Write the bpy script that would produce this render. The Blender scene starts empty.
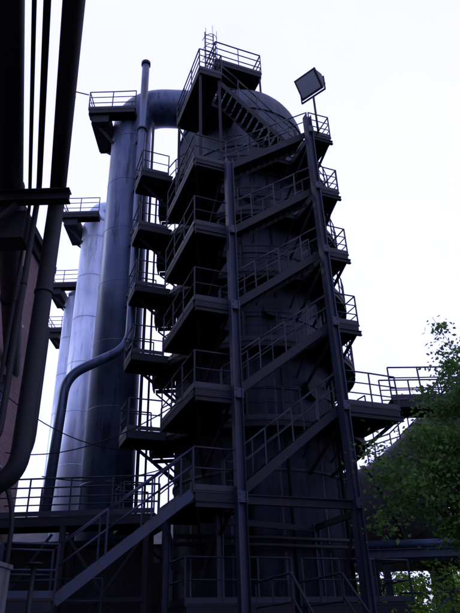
import bpy, math, random
from mathutils import Vector, Matrix
random.seed(7)
sc = bpy.context.scene
V = Vector

# ------------------------------------------------------------------ materials
def new_mat(name):
    m = bpy.data.materials.new(name); m.use_nodes = True
    nt = m.node_tree
    return m, nt, nt.nodes['Principled BSDF']

def metal_mat(name, c1, c2, rough=0.5, metallic=0.0, scale=1.5, streak=True, bump=0.15, spots=None):
    m, nt, b = new_mat(name)
    N, L = nt.nodes, nt.links
    tc = N.new('ShaderNodeTexCoord')
    mp = N.new('ShaderNodeMapping'); mp.inputs['Scale'].default_value = (1, 1, 0.12 if streak else 1)
    L.new(tc.outputs['Object'], mp.inputs['Vector'])
    n1 = N.new('ShaderNodeTexNoise'); n1.inputs['Scale'].default_value = scale*2; n1.inputs['Detail'].default_value = 8
    n1.inputs['Roughness'].default_value = 0.65
    L.new(mp.outputs[0], n1.inputs['Vector'])
    n2 = N.new('ShaderNodeTexNoise'); n2.inputs['Scale'].default_value = scale; n2.inputs['Detail'].default_value = 6
    L.new(tc.outputs['Object'], n2.inputs['Vector'])
    mul = N.new('ShaderNodeMath'); mul.operation = 'ADD'
    L.new(n1.outputs[0], mul.inputs[0]); L.new(n2.outputs[0], mul.inputs[1])
    r = N.new('ShaderNodeMapRange'); r.inputs[1].default_value = 0.78; r.inputs[2].default_value = 1.22
    L.new(mul.outputs[0], r.inputs[0])
    mix = N.new('ShaderNodeMix'); mix.data_type = 'RGBA'
    mix.inputs[6].default_value = (*c1, 1); mix.inputs[7].default_value = (*c2, 1)
    L.new(r.outputs[0], mix.inputs[0]); 
    out = mix.outputs[2]
    if spots:
        n3 = N.new('ShaderNodeTexNoise'); n3.inputs['Scale'].default_value = 3.3; n3.inputs['Detail'].default_value = 10
        n3.inputs['Roughness'].default_value = 0.7
        L.new(mp.outputs[0], n3.inputs['Vector'])
        r3 = N.new('ShaderNodeMapRange'); r3.inputs[1].default_value = 0.52; r3.inputs[2].default_value = 0.64
        L.new(n3.outputs[0], r3.inputs[0])
        mx = N.new('ShaderNodeMix'); mx.data_type = 'RGBA'
        L.new(r3.outputs[0], mx.inputs[0]); L.new(out, mx.inputs[6]); mx.inputs[7].default_value = (*spots, 1)
        out = mx.outputs[2]
    L.new(out, b.inputs['Base Color'])
    b.inputs['Metallic'].default_value = metallic
    b.inputs['Specular IOR Level'].default_value = 0.25
    rr = N.new('ShaderNodeMapRange'); rr.inputs[3].default_value = rough-0.1; rr.inputs[4].default_value = min(1, rough+0.15)
    L.new(n2.outputs[0], rr.inputs[0]); L.new(rr.outputs[0], b.inputs['Roughness'])
    bp = N.new('ShaderNodeBump'); bp.inputs['Strength'].default_value = bump; bp.inputs['Distance'].default_value = 0.03
    L.new(n2.outputs[0], bp.inputs['Height']); L.new(bp.outputs[0], b.inputs['Normal'])
    return m

M_STEEL = metal_mat('painted_steel', (0.004, 0.006, 0.013), (0.008, 0.010, 0.019), 0.7, 0.0, 1.5, spots=(0.013, 0.010, 0.010))
M_POST = metal_mat('post_steel', (0.015, 0.022, 0.046), (0.028, 0.036, 0.07), 0.55, 0.1, 1.2, spots=(0.02, 0.02, 0.028))
M_RAIL = metal_mat('rail_steel', (0.009, 0.013, 0.026), (0.017, 0.022, 0.036), 0.55, 0.0, 3)
M_DARK = metal_mat('dark_pipe_steel', (0.003, 0.004, 0.007), (0.006, 0.007, 0.012), 0.6, 0.0, 2)
M_STOVE = metal_mat('stove_shell', (0.016, 0.023, 0.042), (0.045, 0.056, 0.086), 0.65, 0.0, 0.9, spots=(0.014, 0.012, 0.016))
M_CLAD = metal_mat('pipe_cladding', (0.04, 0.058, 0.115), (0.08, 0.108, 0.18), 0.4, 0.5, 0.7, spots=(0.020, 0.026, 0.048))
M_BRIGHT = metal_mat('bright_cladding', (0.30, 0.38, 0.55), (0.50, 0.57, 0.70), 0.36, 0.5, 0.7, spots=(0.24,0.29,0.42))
M_DUCT = metal_mat('duct_rust', (0.018, 0.018, 0.026), (0.038, 0.033, 0.038), 0.65, 0.0, 0.8, spots=(0.052, 0.036, 0.030))
M_CONC = metal_mat('concrete', (0.07, 0.07, 0.085), (0.11, 0.105, 0.12), 0.9, 0.0, 1.2, spots=(0.05,0.05,0.055))
M_BARK = metal_mat('bark', (0.02, 0.017, 0.015), (0.045, 0.038, 0.032), 0.9, 0.0, 6, bump=0.6)
M_GROUND = metal_mat('ground_gravel', (0.04, 0.04, 0.035), (0.08, 0.07, 0.065), 0.95, 0.0, 0.6, streak=False)

def simple(name, c, r):
    m, nt, b = new_mat(name)
    b.inputs['Base Color'].default_value = (*c, 1); b.inputs['Roughness'].default_value = r
    return m
M_GLASS = simple('window_glass', (0.02, 0.03, 0.05), 0.1)
M_LAMP = simple('lamp_glass', (0.16, 0.19, 0.26), 0.3)

def brick_mat():
    m, nt, b = new_mat('brick')
    N, L = nt.nodes, nt.links
    tc = N.new('ShaderNodeTexCoord'); sp = N.new('ShaderNodeSeparateXYZ'); cb = N.new('ShaderNodeCombineXYZ')
    L.new(tc.outputs['Object'], sp.inputs[0])
    ad = N.new('ShaderNodeMath'); ad.operation = 'ADD'
    L.new(sp.outputs[0], ad.inputs[0]); L.new(sp.outputs[1], ad.inputs[1])
    L.new(ad.outputs[0], cb.inputs[0]); L.new(sp.outputs[2], cb.inputs[1])
    br = N.new('ShaderNodeTexBrick'); br.inputs['Scale'].default_value = 1.0
    br.inputs['Brick Width'].default_value = 0.25; br.inputs['Row Height'].default_value = 0.075
    br.inputs['Mortar Size'].default_value = 0.008
    br.inputs['Color1'].default_value = (0.30, 0.16, 0.16, 1); br.inputs['Color2'].default_value = (0.2, 0.115, 0.13, 1)
    br.inputs['Mortar'].default_value = (0.28, 0.25, 0.26, 1)
    L.new(cb.outputs[0], br.inputs['Vector'])
    n = N.new('ShaderNodeTexNoise'); n.inputs['Scale'].default_value = 0.8; n.inputs['Detail'].default_value = 8
    L.new(tc.outputs['Object'], n.inputs['Vector'])
    mr = N.new('ShaderNodeMapRange'); mr.inputs[3].default_value = 0.5; mr.inputs[4].default_value = 1.3
    L.new(n.outputs[0], mr.inputs[0])
    mx = N.new('ShaderNodeVectorMath'); mx.operation = 'SCALE'
    L.new(br.outputs[0], mx.inputs[0]); L.new(mr.outputs[0], mx.inputs['Scale'])
    L.new(mx.outputs[0], b.inputs['Base Color']); b.inputs['Roughness'].default_value = 0.9
    return m
M_BRICK = brick_mat()

def leaf_mat(name, ca, cb_):
    m, nt, b = new_mat(name)
    N, L = nt.nodes, nt.links
    tc = N.new('ShaderNodeTexCoord')
    n = N.new('ShaderNodeTexNoise'); n.inputs['Scale'].default_value = 1.6; n.inputs['Detail'].default_value = 5
    L.new(tc.outputs['Object'], n.inputs['Vector'])
    mr = N.new('ShaderNodeMapRange'); mr.inputs[1].default_value = 0.35; mr.inputs[2].default_value = 0.65
    L.new(n.outputs[0], mr.inputs[0])
    mx = N.new('ShaderNodeMix'); mx.data_type = 'RGBA'
    mx.inputs[6].default_value = (*ca, 1); mx.inputs[7].default_value = (*cb_, 1)
    L.new(mr.outputs[0], mx.inputs[0]); L.new(mx.outputs[2], b.inputs['Base Color'])
    b.inputs['Roughness'].default_value = 0.7; b.inputs['Specular IOR Level'].default_value = 0.2
    tr = N.new('ShaderNodeBsdfTranslucent'); L.new(mx.outputs[2], tr.inputs['Color'])
    ms = N.new('ShaderNodeMixShader'); ms.inputs[0].default_value = 0.55
    L.new(b.outputs[0], ms.inputs[1]); L.new(tr.outputs[0], ms.inputs[2])
    L.new(ms.outputs[0], N['Material Output'].inputs['Surface'])
    return m
M_LEAF = leaf_mat('leaves', (0.05, 0.12, 0.03), (0.12, 0.22, 0.05))
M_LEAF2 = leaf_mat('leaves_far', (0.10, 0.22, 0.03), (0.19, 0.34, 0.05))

# ------------------------------------------------------------------ mesh builder
class MB:
    def __init__(s): s.v = []; s.f = []; s.sm = []
    def hexa(s, c):
        o = len(s.v); s.v += [tuple(p) for p in c]
        for f in ((0,3,2,1),(4,5,6,7),(0,1,5,4),(1,2,6,5),(2,3,7,6),(3,0,4,7)):
            s.f.append(tuple(o+i for i in f)); s.sm.append(False)
    def box(s, a, b):
        x0,y0,z0 = a; x1,y1,z1 = b
        s.hexa([(x0,y0,z0),(x1,y0,z0),(x1,y1,z0),(x0,y1,z0),(x0,y0,z1),(x1,y0,z1),(x1,y1,z1),(x0,y1,z1)])
    def beam(s, p, q, w, h, side=None):
        p = V(p); q = V(q); d = (q-p).normalized()
        if side is None:
            side = d.cross(V((0,0,1)))
            if side.length < 1e-3: side = V((1,0,0))
        side = V(side); side = (side - d*side.dot(d)).normalized(); up = side.cross(d).normalized()
        a = side*w/2; b = up*h/2
        s.hexa([p-a-b, p+a-b, q+a-b, q-a-b, p-a+b, p+a+b, q+a+b, q-a+b])
    def ibeam(s, p, q, w, h, side=None, t=0.025):
        p = V(p); q = V(q); d = (q-p).normalized()
        if side is None:
            side = d.cross(V((0,0,1)))
            if side.length < 1e-3: side = V((1,0,0))
        side = V(side); side = (side - d*side.dot(d)).normalized(); up = side.cross(d).normalized()
        o = up*(h/2-t/2)
        s.beam(p+o, q+o, w, t, side); s.beam(p-o, q-o, w, t, side)
        s.beam(p, q, t, h-2*t-0.002, side)
    def tube(s, path, r, n=10, caps=True, smooth=True):
        path = [V(p) for p in path]
        rs = r if isinstance(r, (list, tuple)) else [r]*len(path)
        o = len(s.v); nrm = None
        for i, p in enumerate(path):
            if i == 0: d = path[1]-p
            elif i == len(path)-1: d = p-path[i-1]
            else: d = (path[i+1]-p).normalized()+(p-path[i-1]).normalized()
            d.normalize()
            if nrm is None:
                nrm = d.orthogonal().normalized()
            else:
                nrm = (nrm-d*nrm.dot(d)).normalized()
            bn = d.cross(nrm)
            for k in range(n):
                a = 2*math.pi*k/n
                s.v.append(tuple(p+(nrm*math.cos(a)+bn*math.sin(a))*rs[i]))
        for i in range(len(path)-1):
            for k in range(n):
                a = o+i*n+k; b = o+i*n+(k+1)%n
                s.f.append((a, b, b+n, a+n)); s.sm.append(smooth)
        if caps:
            s.f.append(tuple(o+k for k in range(n))[::-1]); s.sm.append(False)
            e = o+(len(path)-1)*n
            s.f.append(tuple(e+k for k in range(n))); s.sm.append(False)
    def cyl(s, c, z0, z1, r, n=48, r1=None):
        s.tube([(c[0],c[1],z0),(c[0],c[1],z1)], [r, r if r1 is None else r1], n)
    def make(s, name, mat, parent=None):
        me = bpy.data.meshes.new(name); me.from_pydata(s.v, [], s.f)
        me.polygons.foreach_set('use_smooth', s.sm)
        me.materials.append(mat); me.update()
        ob = bpy.data.objects.new(name, me); sc.collection.objects.link(ob)
        if parent: ob.parent = parent
        return ob

def empty(name):
    e = bpy.data.objects.new(name, None); sc.collection.objects.link(e); return e

def fillet(pts, r, n=8):
    pts = [V(p) for p in pts]; out = [pts[0]]
    for i in range(1, len(pts)-1):
        a, b, c = pts[i-1], pts[i], pts[i+1]
        d1 = (a-b).normalized(); d2 = (c-b).normalized()
        rr = min(r, (a-b).length*0.49, (c-b).length*0.49)
        p0 = b+d1*rr; p1 = b+d2*rr
        for k in range(n+1):
            t = k/n
            out.append(p0*(1-t)**2+b*2*t*(1-t)+p1*t*t)
    out.append(pts[-1]); return out

rj = random.Random(99)
def railing(mb, pts, h=1.08, step=1.0, r=0.026, toe=True, mids=(0.55,)):
    pts = [V(p) for p in pts]
    Z = V((0,0,1))
    for a, b in zip(pts[:-1], pts[1:]):
        L_ = (b-a).length; n = max(1, round(L_/step))
        tops = []
        for k in range(n+1):
            p = a.lerp(b, k/n)
            j = V((rj.uniform(-.012,.012), rj.uniform(-.012,.012), rj.uniform(-.01,.01)))
            mb.beam(p, p+Z*h+j, 0.042, 0.042, (1,0,0)); tops.append(j)
        for k in range(n):
            p = a.lerp(b, k/n); q = a.lerp(b, (k+1)/n)
            mb.tube([p+Z*h+tops[k], q+Z*h+tops[k+1]], r, 6)
            for m_ in mids:
                mb.tube([p+Z*m_+tops[k]*0.5, q+Z*m_+tops[k+1]*0.5], r*0.8, 6)
        if toe: mb.beam(a+Z*0.08, b+Z*0.08, 0.012, 0.14)

# ------------------------------------------------------------------ tower frame
A0 = V((0.06, 15.6, 0)); ang = math.radians(22)
T = V((math.cos(ang), math.sin(ang), 0)); Nn = V((-math.sin(ang), math.cos(ang), 0))
def P(s, w, z=0): return A0 + T*s + Nn*w + V((0,0,z))
H = 2.76
LV = {n: 4.85+H*(n-1) for n in range(1, 8)}
SB = 3.34
CS, CW, R = 3.10, 5.65, 3.05      # stove centre in tower frame
SC = P(CS, CW)

decks, rails, joists, flights, posts, braces = MB(), MB(), MB(), MB(), MB(), MB()

def deck(s0, s1, w0, w1, z, mbd=decks, mbj=joists, frame=P):
    t = 0.05
    mbd.hexa([frame(s0,w0,z-t), frame(s1,w0,z-t), frame(s1,w1,z-t), frame(s0,w1,z-t),
              frame(s0,w0,z), frame(s1,w0,z), frame(s1,w1,z), frame(s0,w1,z)])
    zb = z-t-0.112
    e = 0.045
    for a, b in (((s0+e,w0+e),(s1-e,w0+e)), ((s0+e,w1-e),(s1-e,w1-e)),
                 ((s0+e,w0+0.1),(s0+e,w1-0.1)), ((s1-e,w0+0.1),(s1-e,w1-0.1))):
        mbj.beam(frame(*a, zb), frame(*b, zb), 0.07, 0.22)
    n = max(1, int((w1-w0)/0.7))
    for k in range(1, n):
        w = w0+(w1-w0)*k/n
        mbj.beam(frame(s0+0.09, w, zb+0.03), frame(s1-0.09, w, zb+0.03), 0.05, 0.14)

def flight(p0, p1, side, width, mbf=flights, mbr=rails, rr=(True, True), rise=0.2):
    p0 = V(p0); p1 = V(p1); side = V(side)
    n = max(2, round((p1.z-p0.z)/rise))
    Zo = V((0,0,-0.06))
    for o in (0.03, width-0.03):
        mbf.beam(p0+side*o+Zo, p1+side*o+Zo, 0.03, 0.24, side)
    for k in range(1, n):
        c = p0.lerp(p1, k/n)
        mbf.beam(c+side*0.05, c+side*(width-0.05), 0.23, 0.035)
    for i, o in enumerate((0.02, width-0.02)):
        if rr[i]:
            railing(mbr, [p0+side*o+V((0,0,0.08)), p1+side*o+V((0,0,0.08))], 1.0, 1.15, 0.026, toe=False)

def post(s, w, z0, z1, size=0.25):
    posts.ibeam(P(s,w,z0), P(s,w,z1), size, size, Nn, 0.03)
    for z in list(LV.values()):
        if z < z1-0.3:
            posts.beam(P(s,w-size/2-0.012,z-0.30), P(s,w-size/2-0.012,z-0.02), size+0.03, 0.02, T)
            for ds in (-0.08, 0.08):
                for dz in (-0.08,-0.24):
                    posts.beam(P(s+ds,w-size/2-0.024,z+dz), P(s+ds,w-size/2-0.045,z+dz), 0.03, 0.03, T)
post(0, -0.14, 0.0, LV[5]+0.05)
post(SB+0.02, -0.14, 0.0, LV[6]+0.6)
post(SB+0.1, 2.35, 0.0, LV[1]-0.3, 0.2)
post(0.0, 1.5, 0.0, LV[1]-0.3, 0.2)
post(-1.15, 2.6, 0.0, LV[1]-0.3, 0.2)
posts.box(tuple(P(0,-0.14)+V((-.3,-.3,0))), tuple(P(0,-0.14)+V((.3,.3,.12))))
posts.box(tuple(P(SB,-0.14)+V((-.3,-.3,0))), tuple(P(SB,-0.14)+V((.3,.3,.12))))
braces.ibeam(P(0.14,-0.14,LV[1]-0.2), P(SB-0.12,-0.14,LV[1]-0.2), 0.14, 0.24)
braces.tube([P(SB-0.1,-0.30,0.3), P(SB-0.1,-0.30,LV[6]+0.4)], 0.018, 6)
braces.tube([P(0.09,-0.30,0.3), P(0.09,-0.30,LV[5])], 0.014, 6)
zl = 2.35
deck(-1.1, 1.9, 1.0, 2.45, zl)
deck(2.2, 5.6, 1.0, 2.3, zl-0.02)
railing(rails, [P(-1.08,2.4,zl), P(-1.08,1.02,zl), P(1.88,1.02,zl)])
railing(rails, [P(2.2,1.02,zl), P(5.58,1.02,zl), P(5.58,2.25,zl)])
for s in (-1.0,1.8,2.3,5.5):
    for w in (1.1,2.2): joists.beam(P(s,w,0), P(s,w,zl-0.27), 0.1, 0.1, T)
braces.beam(P(0.0,1.62,0.3), P(-1.1,2.55,LV[1]-0.6), 0.06, 0.08)
braces.beam(P(-1.1,2.7,0.3), P(0.0,1.7,LV[1]-0.6), 0.06, 0.08)
braces.beam(P(SB+0.1,2.2,0.4), P(SB+0.05,0.1,LV[1]-0.5), 0.06, 0.08)
braces.beam(P(SB+0.1,2.3,LV[1]-0.4), P(SB+0.02,0.0,LV[1]-0.4), 0.1, 0.16)
braces.beam(P(0.1,1.5,LV[1]-0.45), P(SB,2.3,LV[1]-0.45), 0.1, 0.16)

for n in range(1, 7):
    z = LV[n]
    if n <= 5:
        deck(-1.2, 0.0, 0.0, 3.4, z)
        deck(0.003, 0.45, 1.15, 2.95, z-0.003)
        if n == 1:
            railing(rails, [P(-1.2,0,z), P(0,0,z)])
            railing(rails, [P(-1.2,1.15,z), P(-1.2,3.4,z)])
        else:
            railing(rails, [P(-0.02,0.03,z), P(-1.17,0.03,z), P(-1.17,3.4,z)])
        railing(rails, [P(0.0,1.1,z), P(0.45,1.15,z)], toe=False)
        for s in (-1.1, -0.1):
            braces.beam(P(s,0.1,z-0.3), P(0.25,3.5,z-1.5), 0.07, 0.09)
        braces.ibeam(P(-1.15,-0.02,z-0.33), P(0.1,-0.02,z-0.33), 0.1, 0.16)
    deck(-2.1, -0.75, 4.2, 5.5, z-0.008)
    railing(rails, [P(-0.95,4.22,z), P(-2.08,4.22,z), P(-2.08,5.48,z), P(-1.0,5.48,z)])
    braces.beam(P(-1.9,4.8,z-0.25), P(0.1,5.4,z-1.4), 0.07, 0.09)
    if n >= 2:
        s1 = 5.5 if n == 2 else 4.45
        deck(SB+0.16, s1, 0.0, 2.2, z)
        railing(rails, [P(SB+0.2,0.03,z), P(s1-0.03,0.03,z)], step=0.9, mids=(0.38,0.72))
        if n != 2:
            railing(rails, [P(s1-0.03,0.03,z), P(s1-0.03,2.2,z)], mids=(0.38,0.72))
        else:
            railing(rails, [P(s1-0.03,1.75,z), P(s1-0.03,2.2,z)])
        for s in (SB+0.25, s1-0.1):
            braces.beam(P(s,0.15,z-0.3), P(min(s,4.4),2.75,z-1.5), 0.07, 0.09)
        braces.ibeam(P(SB-0.1,-0.02,z-0.33), P(s1,-0.02,z-0.33), 0.1, 0.16)
    seg = 3
    zr = z-0.012
    RO = R+0.92
    phis = [math.radians(a) for a in range(-205, 26, seg*2)]
    def pc(rad, ph, zz): return P(CS+rad*math.cos(ph), CW+rad*math.sin(ph), zz)
    if n >= 2:
        for a, b in zip(phis[:-1], phis[1:]):
            decks.hexa([pc(R+0.02,a,zr-.05), pc(RO,a,zr-.05), pc(RO,b,zr-.05), pc(R+0.02,b,zr-.05),
                        pc(R+0.02,a,zr), pc(RO,a,zr), pc(RO,b,zr), pc(R+0.02,b,zr)])
            joists.beam(pc(RO-0.05,a,zr-.14), pc(RO-0.05,b,zr-.14), 0.05, 0.17)
        for a in phis[::4]:
            braces.beam(pc(R+0.03,a,zr-.16), pc(RO-0.1,a,zr-.16), 0.06, 0.14)
            braces.beam(pc(R+0.03,a,zr-.95), pc(RO-0.12,a,zr-.25), 0.05, 0.06)
        def arc(a0, a1):
            k = max(1, round((a1-a0)/8)); 
            return [pc(RO-0.03, math.radians(a0+(a1-a0)*i/k), zr) for i in range(k+1)]
        for a0, a1 in ((-205,-192), (-170,-150), (-126,-92), (-66,24)):
            railing(rails, arc(a0,a1), step=1.2)
for n in range(1, 6):
    flight(P(0.0,0.05,LV[n]), P(SB+0.14,0.05,LV[n+1]), Nn, 0.95)
flight(P(SB+0.14,2.05,LV[6]), P(0.25,2.05,LV[7]), -Nn, 0.95)
z7 = LV[7]
deck(-0.75, 0.25, 0.75, 3.9, z7)
deck(0.253, 1.5, 2.2, 3.9, z7-0.003)
railing(rails, [P(0.22,1.05,z7), P(0.22,0.78,z7), P(-0.72,0.78,z7), P(-0.72,3.87,z7)], h=1.15, mids=(0.4,0.78))
railing(rails, [P(1.47,3.87,z7), P(1.47,2.23,z7), P(0.3,2.23,z7)], h=1.15, mids=(0.4,0.78))
for s, w in ((-0.65,0.9),(0.15,0.9),(-0.65,3.75),(1.4,3.75)):
    braces.ibeam(P(s,w,LV[5]), P(s,w,z7-0.29), 0.11, 0.11)
braces.beam(P(-0.65,0.9,LV[6]-2.3), P(-0.65,3.7,z7-0.5), 0.06, 0.06)
braces.beam(P(0.15,0.9,LV[6]-2.3), P(-0.6,3.6,LV[6]-0.2), 0.06, 0.06)
# dome platform with railing, reached by caged ladder
zd = 25.5
deck(0.9, 3.3, 3.2, 4.9, zd)
railing(rails, [P(0.92,4.85,zd),P(0.92,3.23,zd),P(3.27,3.23,zd),P(3.27,4.87,zd)], h=1.3, mids=(0.4,0.85), r=0.034)
for s, w in ((1.0,3.3),(3.2,3.3),(1.0,4.8),(3.2,4.8)):
    braces.beam(P(s,w,21.5), P(s,w,zd-0.3), 0.09, 0.09, (1,0,0))
def cage_ladder(s0, w0, z0, z1, zc0):
    for s in (0.0, 0.42):
        rails.beam(P(s0+s,w0,z0), P(s0+s,w0,z1), 0.04, 0.05, T)
    for k in range(int((z1-z0)/0.28)):
        rails.beam(P(s0,w0,z0+0.2+k*0.28), P(s0+0.42,w0,z0+0.2+k*0.28), 0.025, 0.025)
    k = zc0
    while k < z1:
        rails.tube([P(s0+0.21+0.34*math.cos(a), w0-0.5*math.sin(a), k) for a in [math.pi*i/8 for i in range(9)]], 0.016, 5); k += 0.7
    for a in (0.6, 1.57, 2.5):
        rails.beam(P(s0+0.21+0.34*math.cos(a), w0-0.5*math.sin(a), zc0), P(s0+0.21+0.34*math.cos(a), w0-0.5*math.sin(a), z1-0.1), 0.02, 0.02)
cage_ladder(0.35, 3.1, z7, zd+1.6, z7+2.2)

tower = empty('stair_tower')
decks.make('platform_decks', M_DARK, tower); joists.make('deck_joists', M_STEEL, tower)
rails.make('railings', M_RAIL, tower); flights.make('stair_flights', M_STEEL, tower)
posts.make('posts', M_POST, tower); braces.make('braces', M_STEEL, tower)

# ------------------------------------------------------------------ access stair lower-left + walkway
acc = empty('access_stairs'); f1, r1, d1, j1 = MB(), MB(), MB(), MB()
flight(P(-4.3,0.05,2.45), P(-1.2,0.05,LV[1]), Nn, 1.05, f1, r1)
deck(-5.5,-4.3,0.05,1.1,2.45, d1, j1)
railing(r1, [P(-4.3,0.07,2.45), P(-5.48,0.07,2.45)]); railing(r1, [P(-4.3,1.08,2.45), P(-5.48,1.08,2.45)])
flight(P(-8.6,0.05,0.02), P(-5.5,0.05,2.45), Nn, 1.05, f1, r1)
for s in (-5.4,-4.4):
    for w in (0.1,1.05): j1.beam(P(s,w,0), P(s,w,2.2), 0.12, 0.12, (1,0,0))
f1.make('flights', M_POST, acc); r1.make('handrails', M_POST, acc); d1.make('landing', M_DARK, acc); j1.make('frame', M_STEEL, acc)

wk = empty('elevated_walkway'); d2, j2, r2 = MB(), MB(), MB()
XY = lambda x, y, z=0: V((x, y, z))
deck(-11.0, -2.35, 17.9, 19.1, LV[1]-0.02, d2, j2, XY)
railing(r2, [(-11,17.93,LV[1]-.02), (-2.4,17.93,LV[1]-.02)], step=1.25); railing(r2, [(-11,19.07,LV[1]-.02), (-2.4,19.07,LV[1]-.02)], step=1.25)
for x in (-10.5,-7.7,-5.0,-2.6):
    for y in (18.0,19.0): j2.ibeam((x,y,0),(x,y,LV[1]-0.3),0.15,0.15)
for x in (-7.7,-5.0):
    j2.beam((x,18,1.0),(x+2.4,18,LV[1]-.5),0.05,0.07); j2.beam((x+2.5,18.06,1.0),(x+0.1,18.06,LV[1]-.5),0.05,0.07)
j2.beam((-10.5,17.9,2.6),(-2.6,17.9,2.6),0.08,0.12)
railing(r2, [(-8.5,17.2,2.0),(-3.6,17.2,2.0)], step=1.2)
deck(-8.6,-3.5,17.15,17.8,2.0,d2,j2,XY)
for x in (-8.4,-6.0,-3.7): j2.beam((x,17.4,0),(x,17.4,1.75),0.1,0.1)
d2.make('deck', M_DARK, wk); j2.make('frame', M_STEEL, wk); r2.make('railings', M_RAIL, wk)

es = empty('entry_steps'); f3, r3, d3, j3 = MB(), MB(), MB(), MB()
dirv = V((0.28,-0.96,0)).normalized(); sd = V((0.96,0.28,0)).normalized()
top = V((1.05,13.2,1.65))
flight(top+dirv*2.05-V((0,0,1.63)), top, sd, 1.15, f3, r3)
EF = lambda a, b, z=0: V((top.x,top.y,0))+sd*a-dirv*b+V((0,0,z))
deck(0,1.15,0.0,2.4,1.65,d3,j3,EF)
railing(r3,[EF(0.02,0.02,1.65),EF(0.02,2.4,1.65)]); railing(r3,[EF(1.13,0.02,1.65),EF(1.13,2.4,1.65)])
for a in (.1,1.05):
    for b in (.1,2.3): j3.beam(EF(a,b,0),EF(a,b,1.4),0.1,0.1,(1,0,0))
f3.make('flight', M_STEEL, es); r3.make('handrails', M_STEEL, es); d3.make('landing', M_DARK, es); j3.make('frame', M_STEEL, es)

# ------------------------------------------------------------------ stove
stove = empty('blast_furnace_stove'); b = MB()
path = [(SC.x,SC.y,0),(SC.x,SC.y,22.3)]; rs = [R,R]
for k in range(1,13):
    a = math.pi/2*k/12
    path.append((SC.x,SC.y,22.3+3.1*math.sin(a))); rs.append(max(0.02,R*math.cos(a)))
b.tube(path, rs, 72); b.make('shell', M_STOVE, stove)
rg = MB()
for z in [1.2]+[LV[n]+H*0.5 for n in range(1,7)]+[22.3]:
    rg.cyl(SC, z-0.05, z+0.05, R+0.05, 72)
for k in range(12):
    a = 2*math.pi*k/12+0.2
    for n in range(0,7):
        z0 = 1.3+H*n
        rg.beam(SC+V((math.cos(a)*(R+.005),math.sin(a)*(R+.005),z0+ (0.2 if k%2 else 0))), SC+V((math.cos(a)*(R+.005),math.sin(a)*(R+.005),z0+2.5)), 0.07, 0.015, V((-math.sin(a),math.cos(a),0)))
rg.cyl(SC, 0, 0.6, R+0.5, 72)
rg.make('ring_flanges', M_STOVE, stove)
nz = MB()
for (ph, z, r_) in ((-75,9.0,0.35),(-100,11.9,0.3),(-60,14.6,0.3),(-110,17.2,0.3),(-120,6.2,0.3)):
    a = math.radians(ph); d = T*math.cos(a)+Nn*math.sin(a)
    p = SC+V((0,0,z))
    nz.tube([p+d*(R-0.1), p+d*(R+0.35)], r_, 20); nz.tube([p+d*(R+0.35), p+d*(R+0.42)], r_*1.25, 20)
nz.make('nozzles', M_STEEL, stove)
sp = MB()
for ph, r_ in ((-118,0.06),(-96,0.05),(-52,0.07)):
    a = math.radians(ph); p = SC+(T*math.cos(a)+Nn*math.sin(a))*(R+0.14)
    sp.tube([p+V((0,0,1)), p+V((0,0,20.5))], r_, 8)
for zz in (1.9,3.9,4.1):
    sp.tube([P(-1.0,2.3,zz),P(1.6,2.1,zz),P(5.2,2.4,zz)],0.06,8)
sp.make('service_pipes', M_DARK, stove)

# ------------------------------------------------------------------ flue pipes with top platforms
def flue(name, x, y, ztop, mat, r=0.88, elbow=None, platform=True, zbase=0):
    e = empty(name); m = MB(); g = MB()
    if elbow:
        m.tube(fillet([(x,y,zbase),(x,y,ztop),elbow], 1.9, 14), r, 40)
    else:
        m.tube([(x,y,zbase),(x,y,ztop)], r, 40)
        m.tube(fillet([(x,y,ztop),(x,y,ztop+1.2),(x+2.2,y+0.3,ztop+1.2)],1.1,8), r*0.8, 24)
    m.make('pipe', mat, e)
    for k in range(1, 9):
        z = zbase+k*2.76+1.0
        if z < ztop-1: g.cyl((x,y), z-0.015, z+0.015, r+0.008, 40)
    g.make('seams', mat, e)
    if platform:
        dk, jj, rl = MB(), MB(), MB(); z = 24.25
        deck(x-1.9, x+0.4, y-1.5, y-0.9, z, dk, jj, XY)
        deck(x-1.9, x-0.9, y-0.897, y+1.3, z, dk, jj, XY)
        railing(rl, [(x+0.38,y-1.48,z),(x-1.88,y-1.48,z),(x-1.88,y+1.28,z),(x-0.92,y+1.28,z)], h=1.15, mids=(0.4,0.78), r=0.03)
        for yy in (y-1.3, y+0.9):
            jj.beam((x-1.8,yy,z-0.3),(x-0.5,yy*0.3+y*0.7,z-1.7),0.09,0.12)
        jj.box((x-1.7,y-1.35,z-0.75),(x-0.9,y+0.8,z-0.3))
        dk.make('platform', M_DARK, e); jj.make('platform_frame', M_STEEL, e); rl.make('platform_railing', M_RAIL, e)
    return e
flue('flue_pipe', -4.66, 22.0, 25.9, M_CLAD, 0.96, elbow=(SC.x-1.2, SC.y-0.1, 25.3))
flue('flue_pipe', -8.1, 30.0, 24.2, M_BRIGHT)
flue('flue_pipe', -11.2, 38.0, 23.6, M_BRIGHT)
flue('flue_pipe', -13.2, 45.0, 20.6, M_CLAD, 0.6)

vp = empty('vent_pipe'); m = MB()
m.tube(fillet([(-3.84,20.3,27.1),(-3.84,20.3,11.3),(-6.1,20.3,10.2),(-6.3,20.3,4.9)], 0.7, 8), 0.18, 20)
m.make('pipe', M_CLAD, vp)
m = MB()
m.cyl((-3.84,20.3), 26.95, 27.15, 0.23, 20)
for z in (13.5,16.5,19.5,22.5): 
    m.cyl((-3.84,20.3), z-0.05, z+0.05, 0.23, 20); m.beam((-3.84,20.45,z),(-4.3,21.25,z),0.08,0.08)
m.make('clamps', M_STEEL, vp)
m = MB()
m.tube([(-3.35,20.5,5),(-3.35,20.5,23)],0.06,10); m.tube([(-3.1,20.7,5),(-3.1,20.7,19)],0.04,10)
m.make('small_pipes', M_DARK, vp)

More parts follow.
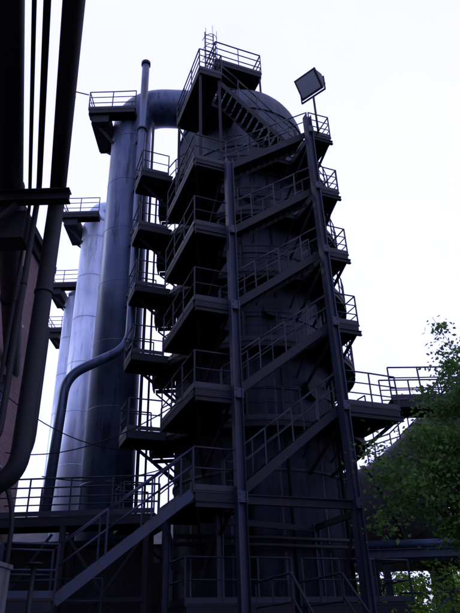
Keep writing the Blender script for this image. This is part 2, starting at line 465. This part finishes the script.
lm = empty('wall_lamp'); m = MB()
m.beam((-6.6,20.5,25.2),(-7.4,20.3,25.3),0.04,0.04); m.tube([(-7.4,20.3,25.3),(-7.4,20.3,25.1),(-7.4,20.3,24.9)],[0.08,0.2,0.22],14); 
m.make('lamp_body', M_DARK, lm)
m = MB(); m.tube([(-7.4,20.3,24.9),(-7.4,20.3,24.72)],[0.17,0.1],14); m.make('lamp_globe', M_LAMP, lm)

# ------------------------------------------------------------------ floodlight
fl = empty('floodlight'); m = MB()
base = P(3.85,-0.05,LV[6]); head = base+V((0,0,2.75))
m.tube([base, base+V((0,0,2.0))], 0.045, 10)
aim = V((-0.62,-0.42,-0.62)).normalized(); sdv = V((0.78,-0.60,0)).normalized(); sdv=(sdv-aim*sdv.dot(aim)).normalized(); upv = sdv.cross(aim)
def fr(d, w, h): 
    c = head+aim*d
    return [c-sdv*w-upv*h, c+sdv*w-upv*h, c+sdv*w+upv*h, c-sdv*w+upv*h]
m.hexa(fr(-0.5,0.30,0.22)+fr(0.2,0.52,0.40)); m.hexa(fr(0.202,0.56,0.44)+fr(0.26,0.56,0.44))
for s_ in (-1,1):
    m.beam(head+sdv*0.62*s_, head+sdv*0.62*s_-V((0,0,0.72)), 0.06, 0.03)
m.beam(head+sdv*0.63-V((0,0,0.74)), head-sdv*0.63-V((0,0,0.74)), 0.07, 0.04)
m.make('housing', M_DARK, fl)
m = MB(); m.hexa(fr(0.262,0.48,0.36)+fr(0.275,0.48,0.36)); m.make('lens', M_LAMP, fl)

# ------------------------------------------------------------------ footbridge to the right
fb = empty('footbridge'); d4, j4, r4 = MB(), MB(), MB()
q0 = P(5.52,0.45)
BD = V((1,0.03,0)).normalized(); BS = V((-0.03,1,0)).normalized()
BF = lambda a, b_, z=0: V((q0.x,q0.y,0))+BD*a+BS*b_+V((0,0,z))
zb = LV[2]+0.5
deck(0.02, 9.0, 0.0, 1.15, zb, d4, j4, BF)
railing(r4, [BF(0.05,0.02,zb), BF(9,0.02,zb)], step=0.95, mids=(0.36,0.72)); railing(r4, [BF(0.05,1.13,zb), BF(9,1.13,zb)], step=0.95, mids=(0.36,0.72))
for a in (4.5,8.8):
    for w in (0.1,1.05): j4.ibeam(BF(a,w,0),BF(a,w,zb-0.28),0.14,0.14)
d4.make('deck', M_DARK, fb); j4.make('frame', M_STEEL, fb); r4.make('railings', M_RAIL, fb)

# ------------------------------------------------------------------ big gas duct right
gd = empty('gas_main_duct'); m = MB()
dp = fillet([(3.0,24.0,5.6),(5.6,23.6,5.7),(9.0,23.0,8.4),(15.0,23.5,13.5)], 2.5, 10)
m.tube(dp, 1.5, 40)
m.tube([(4.5,26.0,4.9),(24,28.0,4.9)], 1.15, 32); m.make('duct', M_DUCT, gd)
m = MB()
for p, q in zip(dp[2:-1:4], dp[3::4]):
    d = (q-p).normalized(); m.tube([p, p+d*0.09], 1.57, 40)
m.tube([(6.6,22.3,6.2),(6.5,21.7,6.1)],0.45,24); m.tube([(6.5,21.7,6.1),(6.49,21.62,6.09)],0.56,24)
m.make('flanges', M_DUCT, gd)
m = MB()
railing(m, [(4.4,22.9,7.15),(6.4,22.7,7.7),(9.6,22.4,10.5),(13,22.8,13.4)], step=1.0, toe=False, r=0.03)
railing(m, [(4.4,24.3,7.15),(6.4,24.1,7.7),(9.6,23.7,10.5),(13,24.2,13.4)], step=1.0, toe=False, r=0.03)
m.beam((6.4,22.7,7.7),(9.6,22.4,10.5),0.05,0.2); m.beam((9.6,22.4,10.5),(13,22.8,13.4),0.05,0.2)
m.make('walkway_rails', M_RAIL, gd)
m = MB()
for x,y in ((5.2,22.9),(5.2,24.8),(10.5,22.2),(10.5,24.0)): m.ibeam((x,y,0),(x,y,5.0 if x<6 else 8.2),0.22,0.22)
for x in (8,13,18): m.box((x,26.0,0),(x+0.5,27.4,3.9))
m.make('supports', M_STEEL, gd)

pb = empty('pipe_bridge'); m = MB()
m.ibeam((3.6,19.9,3.75),(14,19.9,3.75),0.2,0.26); m.ibeam((3.6,21.0,3.75),(14,21.0,3.75),0.2,0.26)
for x in (4.0,7.5,11,13.8):
    m.ibeam((x,19.9,0),(x,19.9,3.58),0.16,0.16); m.ibeam((x,21.0,0),(x,21.0,3.58),0.16,0.16); m.beam((x,20.02,3.7),(x,20.88,3.7),0.1,0.12)
m.beam((4.0,19.9,0.8),(7.5,19.9,3.4),0.06,0.09)
m.make('frame', M_POST, pb)
m = MB(); m.tube([(3.6,20.3,4.05),(14,20.3,4.05)],0.14,14); m.tube([(3.6,20.7,4.0),(14,20.7,4.0)],0.09,12); m.make('pipes', M_CLAD, pb)
m = MB(); railing(m, [(4.6,18.9,1.5),(13,18.9,1.5)], step=1.3, toe=False)
ft = empty('guard_railing'); m.make('rails', M_RAIL, ft)
m = MB(); m.box((4.6,18.8,0),(13,19.0,1.5)); m.make('low_wall', M_CONC, ft)

# ------------------------------------------------------------------ overhead pipes at left
def ovh(name, pts, r, bend=0.6, mat=M_DARK, n=22):
    e = empty(name); m = MB(); m.tube(fillet(pts, bend, 10), r, n); m.make('pipe', mat, e)
    m = MB()
    P_ = [V(p) for p in pts]
    for a, b_ in zip(P_[:-1], P_[1:]):
        L_ = (b_-a).length
        if L_ > 3:
            k = 2.2
            while k < L_-1:
                c = a.lerp(b_, k/L_); d = (b_-a).normalized()
                m.tube([c-d*0.03, c+d*0.03], r*1.12, n); k += 4.6
    m.make('flanges', mat, e); return e
def at(Y, Xr, Yr): return Xr-0.325*(Y-Yr)
ZO = 9.6
ovh('overhead_pipe', [(at(-6,-3.5,9.64),-6,ZO),(-3.5,9.64,ZO),(-3.5,9.64,3.9),(-6.5,9.9,3.4)], 0.16, 0.5)
ovh('overhead_pipe', [(at(-6,-3.07,5.27),-6,ZO+0.05),(at(18.4,-3.07,5.27),18.4,ZO+0.05)], 0.27, 0.9)
ovh('overhead_pipe', [(at(-6,-2.655,5.3),-6,ZO),(at(9.9,-2.655,5.3),9.9,ZO),(at(9.9,-2.655,5.3),9.9,5.5),(-7.0,11.5,5.2)], 0.035, 0.3)
ovh('overhead_pipe', [(at(-6,-2.47,5.3),-6,ZO),(at(9.3,-2.47,5.3),9.3,ZO),(at(9.3,-2.47,5.3),9.3,4.4),(-6,9.3,4.2)], 0.055, 0.3)
rk = empty('pipe_rack'); m = MB()
for Y in (9.0, 1.0, -5):
    xr = at(Y,-3.44,9.64)
    m.ibeam((xr-2.3,Y,ZO-0.42),(xr+0.2,Y,ZO-0.42),0.2,0.26)
    m.ibeam((xr-2.2,Y,0),(xr-2.2,Y,ZO-0.6),0.25,0.25)
    m.beam((xr-2.2,Y,ZO-2.2),(xr-0.8,Y,ZO-0.6),0.1,0.1)
m.box((-5.0,9.15,ZO-1.25),(-3.9,9.6,ZO-0.62))
m.make('frame', M_DARK, rk)

lp = empty('valve_pipes'); m = MB()
m.tube(fillet([(-5.4,13.5,0),(-5.4,13.5,4.6),(-4.6,13.2,5.3),(-4.6,13.2,8.5)],0.5,6),0.10,16)
m.tube(fillet([(-5.0,12.6,0),(-5.0,12.6,3.4),(-6.2,12.4,3.9),(-7.0,12.4,3.9)],0.5,6),0.16,16)
m.tube(fillet([(-4.4,12.2,0),(-4.4,12.2,4.0),(-4.9,12.2,4.9),(-5.6,12.2,5.8)],0.5,6),0.05,10)
m.tube([(-4.1,12.9,0),(-4.1,12.9,3.0)],0.05,12); m.tube([(-4.1,12.9,3.0),(-4.1,12.9,3.04)],0.17,18)
m.tube([(-5.0,12.6,2.2),(-5.0,12.6,2.32)],0.27,18); m.tube([(-5.4,13.5,3.4),(-5.4,13.5,3.5)],0.24,18)
m.make('pipes', M_DARK, lp)
cb = empty('concrete_block'); m = MB(); m.box((-5.0,10.0,0),(-3.85,10.9,2.72)); m.box((-5.03,9.97,2.722),(-3.82,10.93,2.79)); m.make('block', M_CONC, cb)

cbm = MB()
def cable(p, q, sag, r=0.018):
    p=V(p); q=V(q); cbm.tube([p.lerp(q,t/12)-V((0,0,sag*4*(t/12)*(1-t/12))) for t in range(13)], r, 5)
cable((-7.2,18.5,6.9),P(-1.2,0,LV[2]-0.2),0.6); cable((-7.2,17,8.5),(-3.5,20.4,7.4),0.5); cable((-5.8,18,6.0),(-1.3,18,6.4),0.35)
cbm.make('hanging_cable', M_DARK)

# ------------------------------------------------------------------ brick building
bb = empty('brick_building'); m = MB(); fr_ = MB(); gl = MB()
X0 = -7.2; y0, y1, zt = -14.0, 20.0, 14.6
wy = [y1-1.9-3.4*i for i in range(10)]
rows = [(1.6,4.4),(6.4,9.1),(11.2,13.2)]
ww = 1.5
zc = 0
for (za, zb_) in rows:
    m.box((X0-0.4,y0,zc),(X0,y1,za)); zc = zb_
    prev = y1
    for y in wy:
        m.box((X0-0.4,y,za),(X0,prev,zb_)); prev = y-ww
        gl.box((X0-0.28,y-ww,za),(X0-0.26,y,zb_))
        fr_.box((X0-0.25,y-ww,za),(X0-0.2,y-ww+0.07,zb_)); fr_.box((X0-0.25,y-0.07,za),(X0-0.2,y,zb_))
        nr = 4
        for k in range(nr+1):
            zz = za+(zb_-za)*k/nr; fr_.box((X0-0.248,y-ww+0.072,zz-0.025),(X0-0.205,y-0.072,zz+0.025))
        for k in (1,2):
            yy = y-ww+ww*k/3; fr_.box((X0-0.252,yy-0.02,za+0.03),(X0-0.198,yy+0.02,zb_-0.03))
        fr_.box((X0-0.18,y-ww-0.05,za-0.1),(X0+0.08,y+0.05,za-0.002))
    m.box((X0-0.4,y0,za),(X0,prev,zb_))
m.box((X0-0.4,y0,zc),(X0,y1,zt)); m.box((X0-12,y1-0.4,0),(X0-0.402,y1,zt)); m.box((X0-12,y0,0),(X0-0.402,y0+0.4,zt)); m.box((X0-12.4,y0,0),(X0-12.002,y1,zt))
m.make('walls', M_BRICK, bb); fr_.make('window_frames', M_BRIGHT, bb); gl.make('window_glass', M_GLASS, bb)
m = MB(); m.box((X0-12.6,y0-0.2,zt+0.002),(X0+0.25,y1+0.2,zt+0.3)); m.box((X0+0.02,y0,zt-0.4),(X0+0.12,y1,zt)); m.make('roof', M_STEEL, bb)

ph = empty('pump_house'); m = MB()
m.box((-12,19.6,0),(-2.9,20.0,4.2)); m.box((-3.3,20.003,0),(-2.9,20.06,4.2))
m.box((-12,24.5,0),(-2.9,24.9,4.2))
m.make('walls', M_DARK, ph)
m = MB()
x = -12
while x < -2.95:
    m.box((x,19.56,0.05),(x+0.12,19.598,4.15)); x += 0.3
m.make('cladding_ribs', M_DARK, ph)
m = MB(); m.box((-12.1,19.4,4.202),(-2.8,20.5,4.35)); m.make('eaves', M_STEEL, ph)
m = MB(); m.box((-5.2,19.5,0),(-4.2,19.55,2.1)); m.box((-8.6,19.5,1.6),(-6.6,19.55,2.8)); m.make('door_and_window', M_GLASS, ph)
hh = empty('casting_hall'); m = MB()
m.box((-14,30.5,0),(5,40,5.6)); 
for i in range(10): m.box((-13.5+i*1.9,30.35,0),(-13.2+i*1.9,30.498,5.5))
m.make('walls', M_DUCT, hh)
m = MB()
m.hexa([V((-14.4,30.1,5.602)),V((5.4,30.1,5.602)),V((5.4,40.4,5.602)),V((-14.4,40.4,5.602)),V((-14.4,35.0,7.4)),V((5.4,35.0,7.4)),V((5.4,35.5,7.4)),V((-14.4,35.5,7.4))]); m.make('roof', M_DARK, hh)

# ------------------------------------------------------------------ ground
m = MB(); m.v = [(-900,-900,0),(900,-900,0),(900,900,0),(-900,900,0)]; m.f=[(0,1,2,3)]; m.sm=[False]; m.make('ground', M_GROUND)

# ------------------------------------------------------------------ trees
def leaves(mb, clumps, per, size, rnd):
    for (c, cr) in clumps:
        for _ in range(int(per*rnd.uniform(0.6,1.4))):
            p = V(c)+V((rnd.gauss(0,cr),rnd.gauss(0,cr),rnd.gauss(0,cr*0.7)))
            d = V((rnd.uniform(-1,1),rnd.uniform(-1,1),rnd.uniform(-1,0.5))).normalized()
            s_ = d.cross(V((rnd.uniform(-1,1),rnd.uniform(-1,1),rnd.uniform(-1,1)))).normalized()
            L_ = size*rnd.uniform(0.6,1.4); o = len(mb.v)
            mb.v += [tuple(p), tuple(p+d*L_*0.45+s_*L_*0.3), tuple(p+d*L_), tuple(p+d*L_*0.45-s_*L_*0.3)]
            mb.f.append((o,o+1,o+2,o+3)); mb.sm.append(False)
def tree(name, base, cc, rad, nclump, per, size, seed, tr=0.2, mat=M_LEAF, cs=1.0):
    rnd = random.Random(seed); e = empty(name); w = MB(); lf = MB()
    base = V(base); cc = V(cc); 
    mid = base.lerp(cc,0.45)+V((rnd.uniform(-.3,.3),rnd.uniform(-.3,.3),0))
    tp = cc+V((0.1,0,rad[2]*0.8))
    trunk = fillet([base, mid, cc, tp], 2, 5)
    n = len(trunk); w.tube(trunk, [tr*(1-0.93*i/(n-1)) for i in range(n)], 10)
    cl = []
    while len(cl) < nclump:
        d = V((rnd.uniform(-1,1),rnd.uniform(-1,1),rnd.uniform(-1,1)))
        if d.length > 1 or d.length < 0.3: continue
        k = rnd.uniform(0.7,1.3)
        c = cc+V((d.x*rad[0],d.y*rad[1],d.z*rad[2]))*k
        cl.append((c, rnd.uniform(0.12,0.34)*rad[0]/2.4*cs))
    for i, (c, r_) in enumerate(cl):
        k = rnd.uniform(0.25,0.85); idx = min(n-2, int(n*k)); s0 = trunk[idx]
        m1 = s0.lerp(c,0.5)+V((rnd.uniform(-.25,.25),rnd.uniform(-.25,.25),rnd.uniform(0,.35)))
        pts = fillet([s0,m1,c+(c-m1)*0.15],1,3)
        q = len(pts); r0 = tr*(0.28 if i%6==0 else 0.12)
        w.tube(pts, [max(0.006,r0*(1-0.85*j/(q-1))) for j in range(q)], 5)
    leaves(lf, cl, per, size, rnd)
    w.make('trunk_and_limbs', M_BARK, e); lf.make('foliage', mat, e)
tree('deciduous_tree', (7.6,14.8,0), (5.6,14.6,4.75), (2.15,1.8,1.5), 150, 85, 0.12, 3, cs=1.05)
tree('deciduous_tree', (8.4,14.6,0), (6.35,14.4,6.9), (1.6,1.5,1.8), 85, 62, 0.12, 5, cs=1.2)
tree('bush', (7.6,16.6,0), (7.6,16.6,1.5), (1.5,1.3,1.3), 50, 80, 0.12, 8, 0.08)
tree('deciduous_tree', (10,25,0), (9.6,24.6,2.6), (3.4,0.9,2.0), 90, 120, 0.16, 11, 0.2, M_LEAF2)
tree('deciduous_tree', (14,29.5,0), (14,30.5,3.8), (4.2,2,3), 80, 110, 0.2, 12, 0.22, M_LEAF2)
tree('deciduous_tree', (6.6,31,0), (6.6,31,3.4), (2.6,2,2.6), 60, 110, 0.18, 13, 0.2, M_LEAF2)
tree('bush', (7.0,17.6,0), (7.0,17.7,2.0), (2.3,0.7,1.0), 60, 70, 0.12, 21, 0.07, M_LEAF2)
rnd = random.Random(4); tl = MB(); cl = []
for i in range(620):
    x = rnd.uniform(-70,75) if i < 300 else rnd.uniform(5,60); h = 5.0+2.5*math.sin(x*0.31)+1.6*math.sin(x*0.9+2)
    cl.append(((x, rnd.uniform(58,66), rnd.uniform(0.1,1)*h), 0.9))
leaves(tl, cl, 55, 0.55, rnd); tl.make('distant_treeline', M_LEAF2)

# ------------------------------------------------------------------ world, sun
EL, AZ = math.radians(20), math.radians(-80)
w = bpy.data.worlds.new('World'); sc.world = w; w.use_nodes = True
N, L = w.node_tree.nodes, w.node_tree.links
bg = N['Background']; bg.inputs['Strength'].default_value = 0.1
sky = N.new('ShaderNodeTexSky'); sky.sky_type = 'NISHITA'; sky.sun_disc = False
sky.sun_elevation = EL; sky.sun_rotation = AZ; sky.dust_density = 2.0
tc = N.new('ShaderNodeTexCoord')
cn = N.new('ShaderNodeTexNoise'); cn.inputs['Scale'].default_value = 1.6; cn.inputs['Detail'].default_value = 4
L.new(tc.outputs['Generated'], cn.inputs['Vector'])
mr = N.new('ShaderNodeMapRange'); mr.inputs[1].default_value=0.3; mr.inputs[2].default_value=0.7
L.new(cn.outputs[0], mr.inputs[0])
cm = N.new('ShaderNodeMix'); cm.data_type='RGBA'
cm.inputs[6].default_value = (10.0,10.1,18,1); cm.inputs[7].default_value = (11.2,11.2,19,1)
L.new(mr.outputs[0], cm.inputs[0])
mx = N.new('ShaderNodeMix'); mx.data_type='RGBA'; mx.inputs[0].default_value = 0.9
L.new(sky.outputs[0], mx.inputs[6]); L.new(cm.outputs[2], mx.inputs[7]); L.new(mx.outputs[2], bg.inputs['Color'])
sd_ = bpy.data.lights.new('sun','SUN'); sd_.energy = 0.8; sd_.angle = math.radians(14); sd_.color = (0.88,0.95,1.0)
so = bpy.data.objects.new('sun', sd_); sc.collection.objects.link(so)
dirs = V((math.sin(AZ)*math.cos(EL), math.cos(AZ)*math.cos(EL), math.sin(EL)))
so.rotation_euler = dirs.to_track_quat('Z','Y').to_euler()

# ------------------------------------------------------------------ camera
cam = bpy.data.cameras.new('camera'); cam.lens = 35; cam.sensor_width = 36; cam.clip_end = 3000; cam.clip_start = 0.05
co = bpy.data.objects.new('camera', cam); sc.collection.objects.link(co); sc.camera = co
p = math.radians(29.1); th = math.radians(1.87)
F = V((0,math.cos(p),math.sin(p))); U = V((0,-math.sin(p),math.cos(p))); Rr = V((1,0,0))
cr = Rr*math.cos(th)-U*math.sin(th); cu = Rr*math.sin(th)+U*math.cos(th)
Mx = Matrix((cr, cu, -F)).transposed().to_4x4(); Mx.translation = V((0,0,1.6)); co.matrix_world = Mx
sc.view_settings.view_transform = 'Standard'; sc.view_settings.look = 'None'; sc.view_settings.exposure = 0
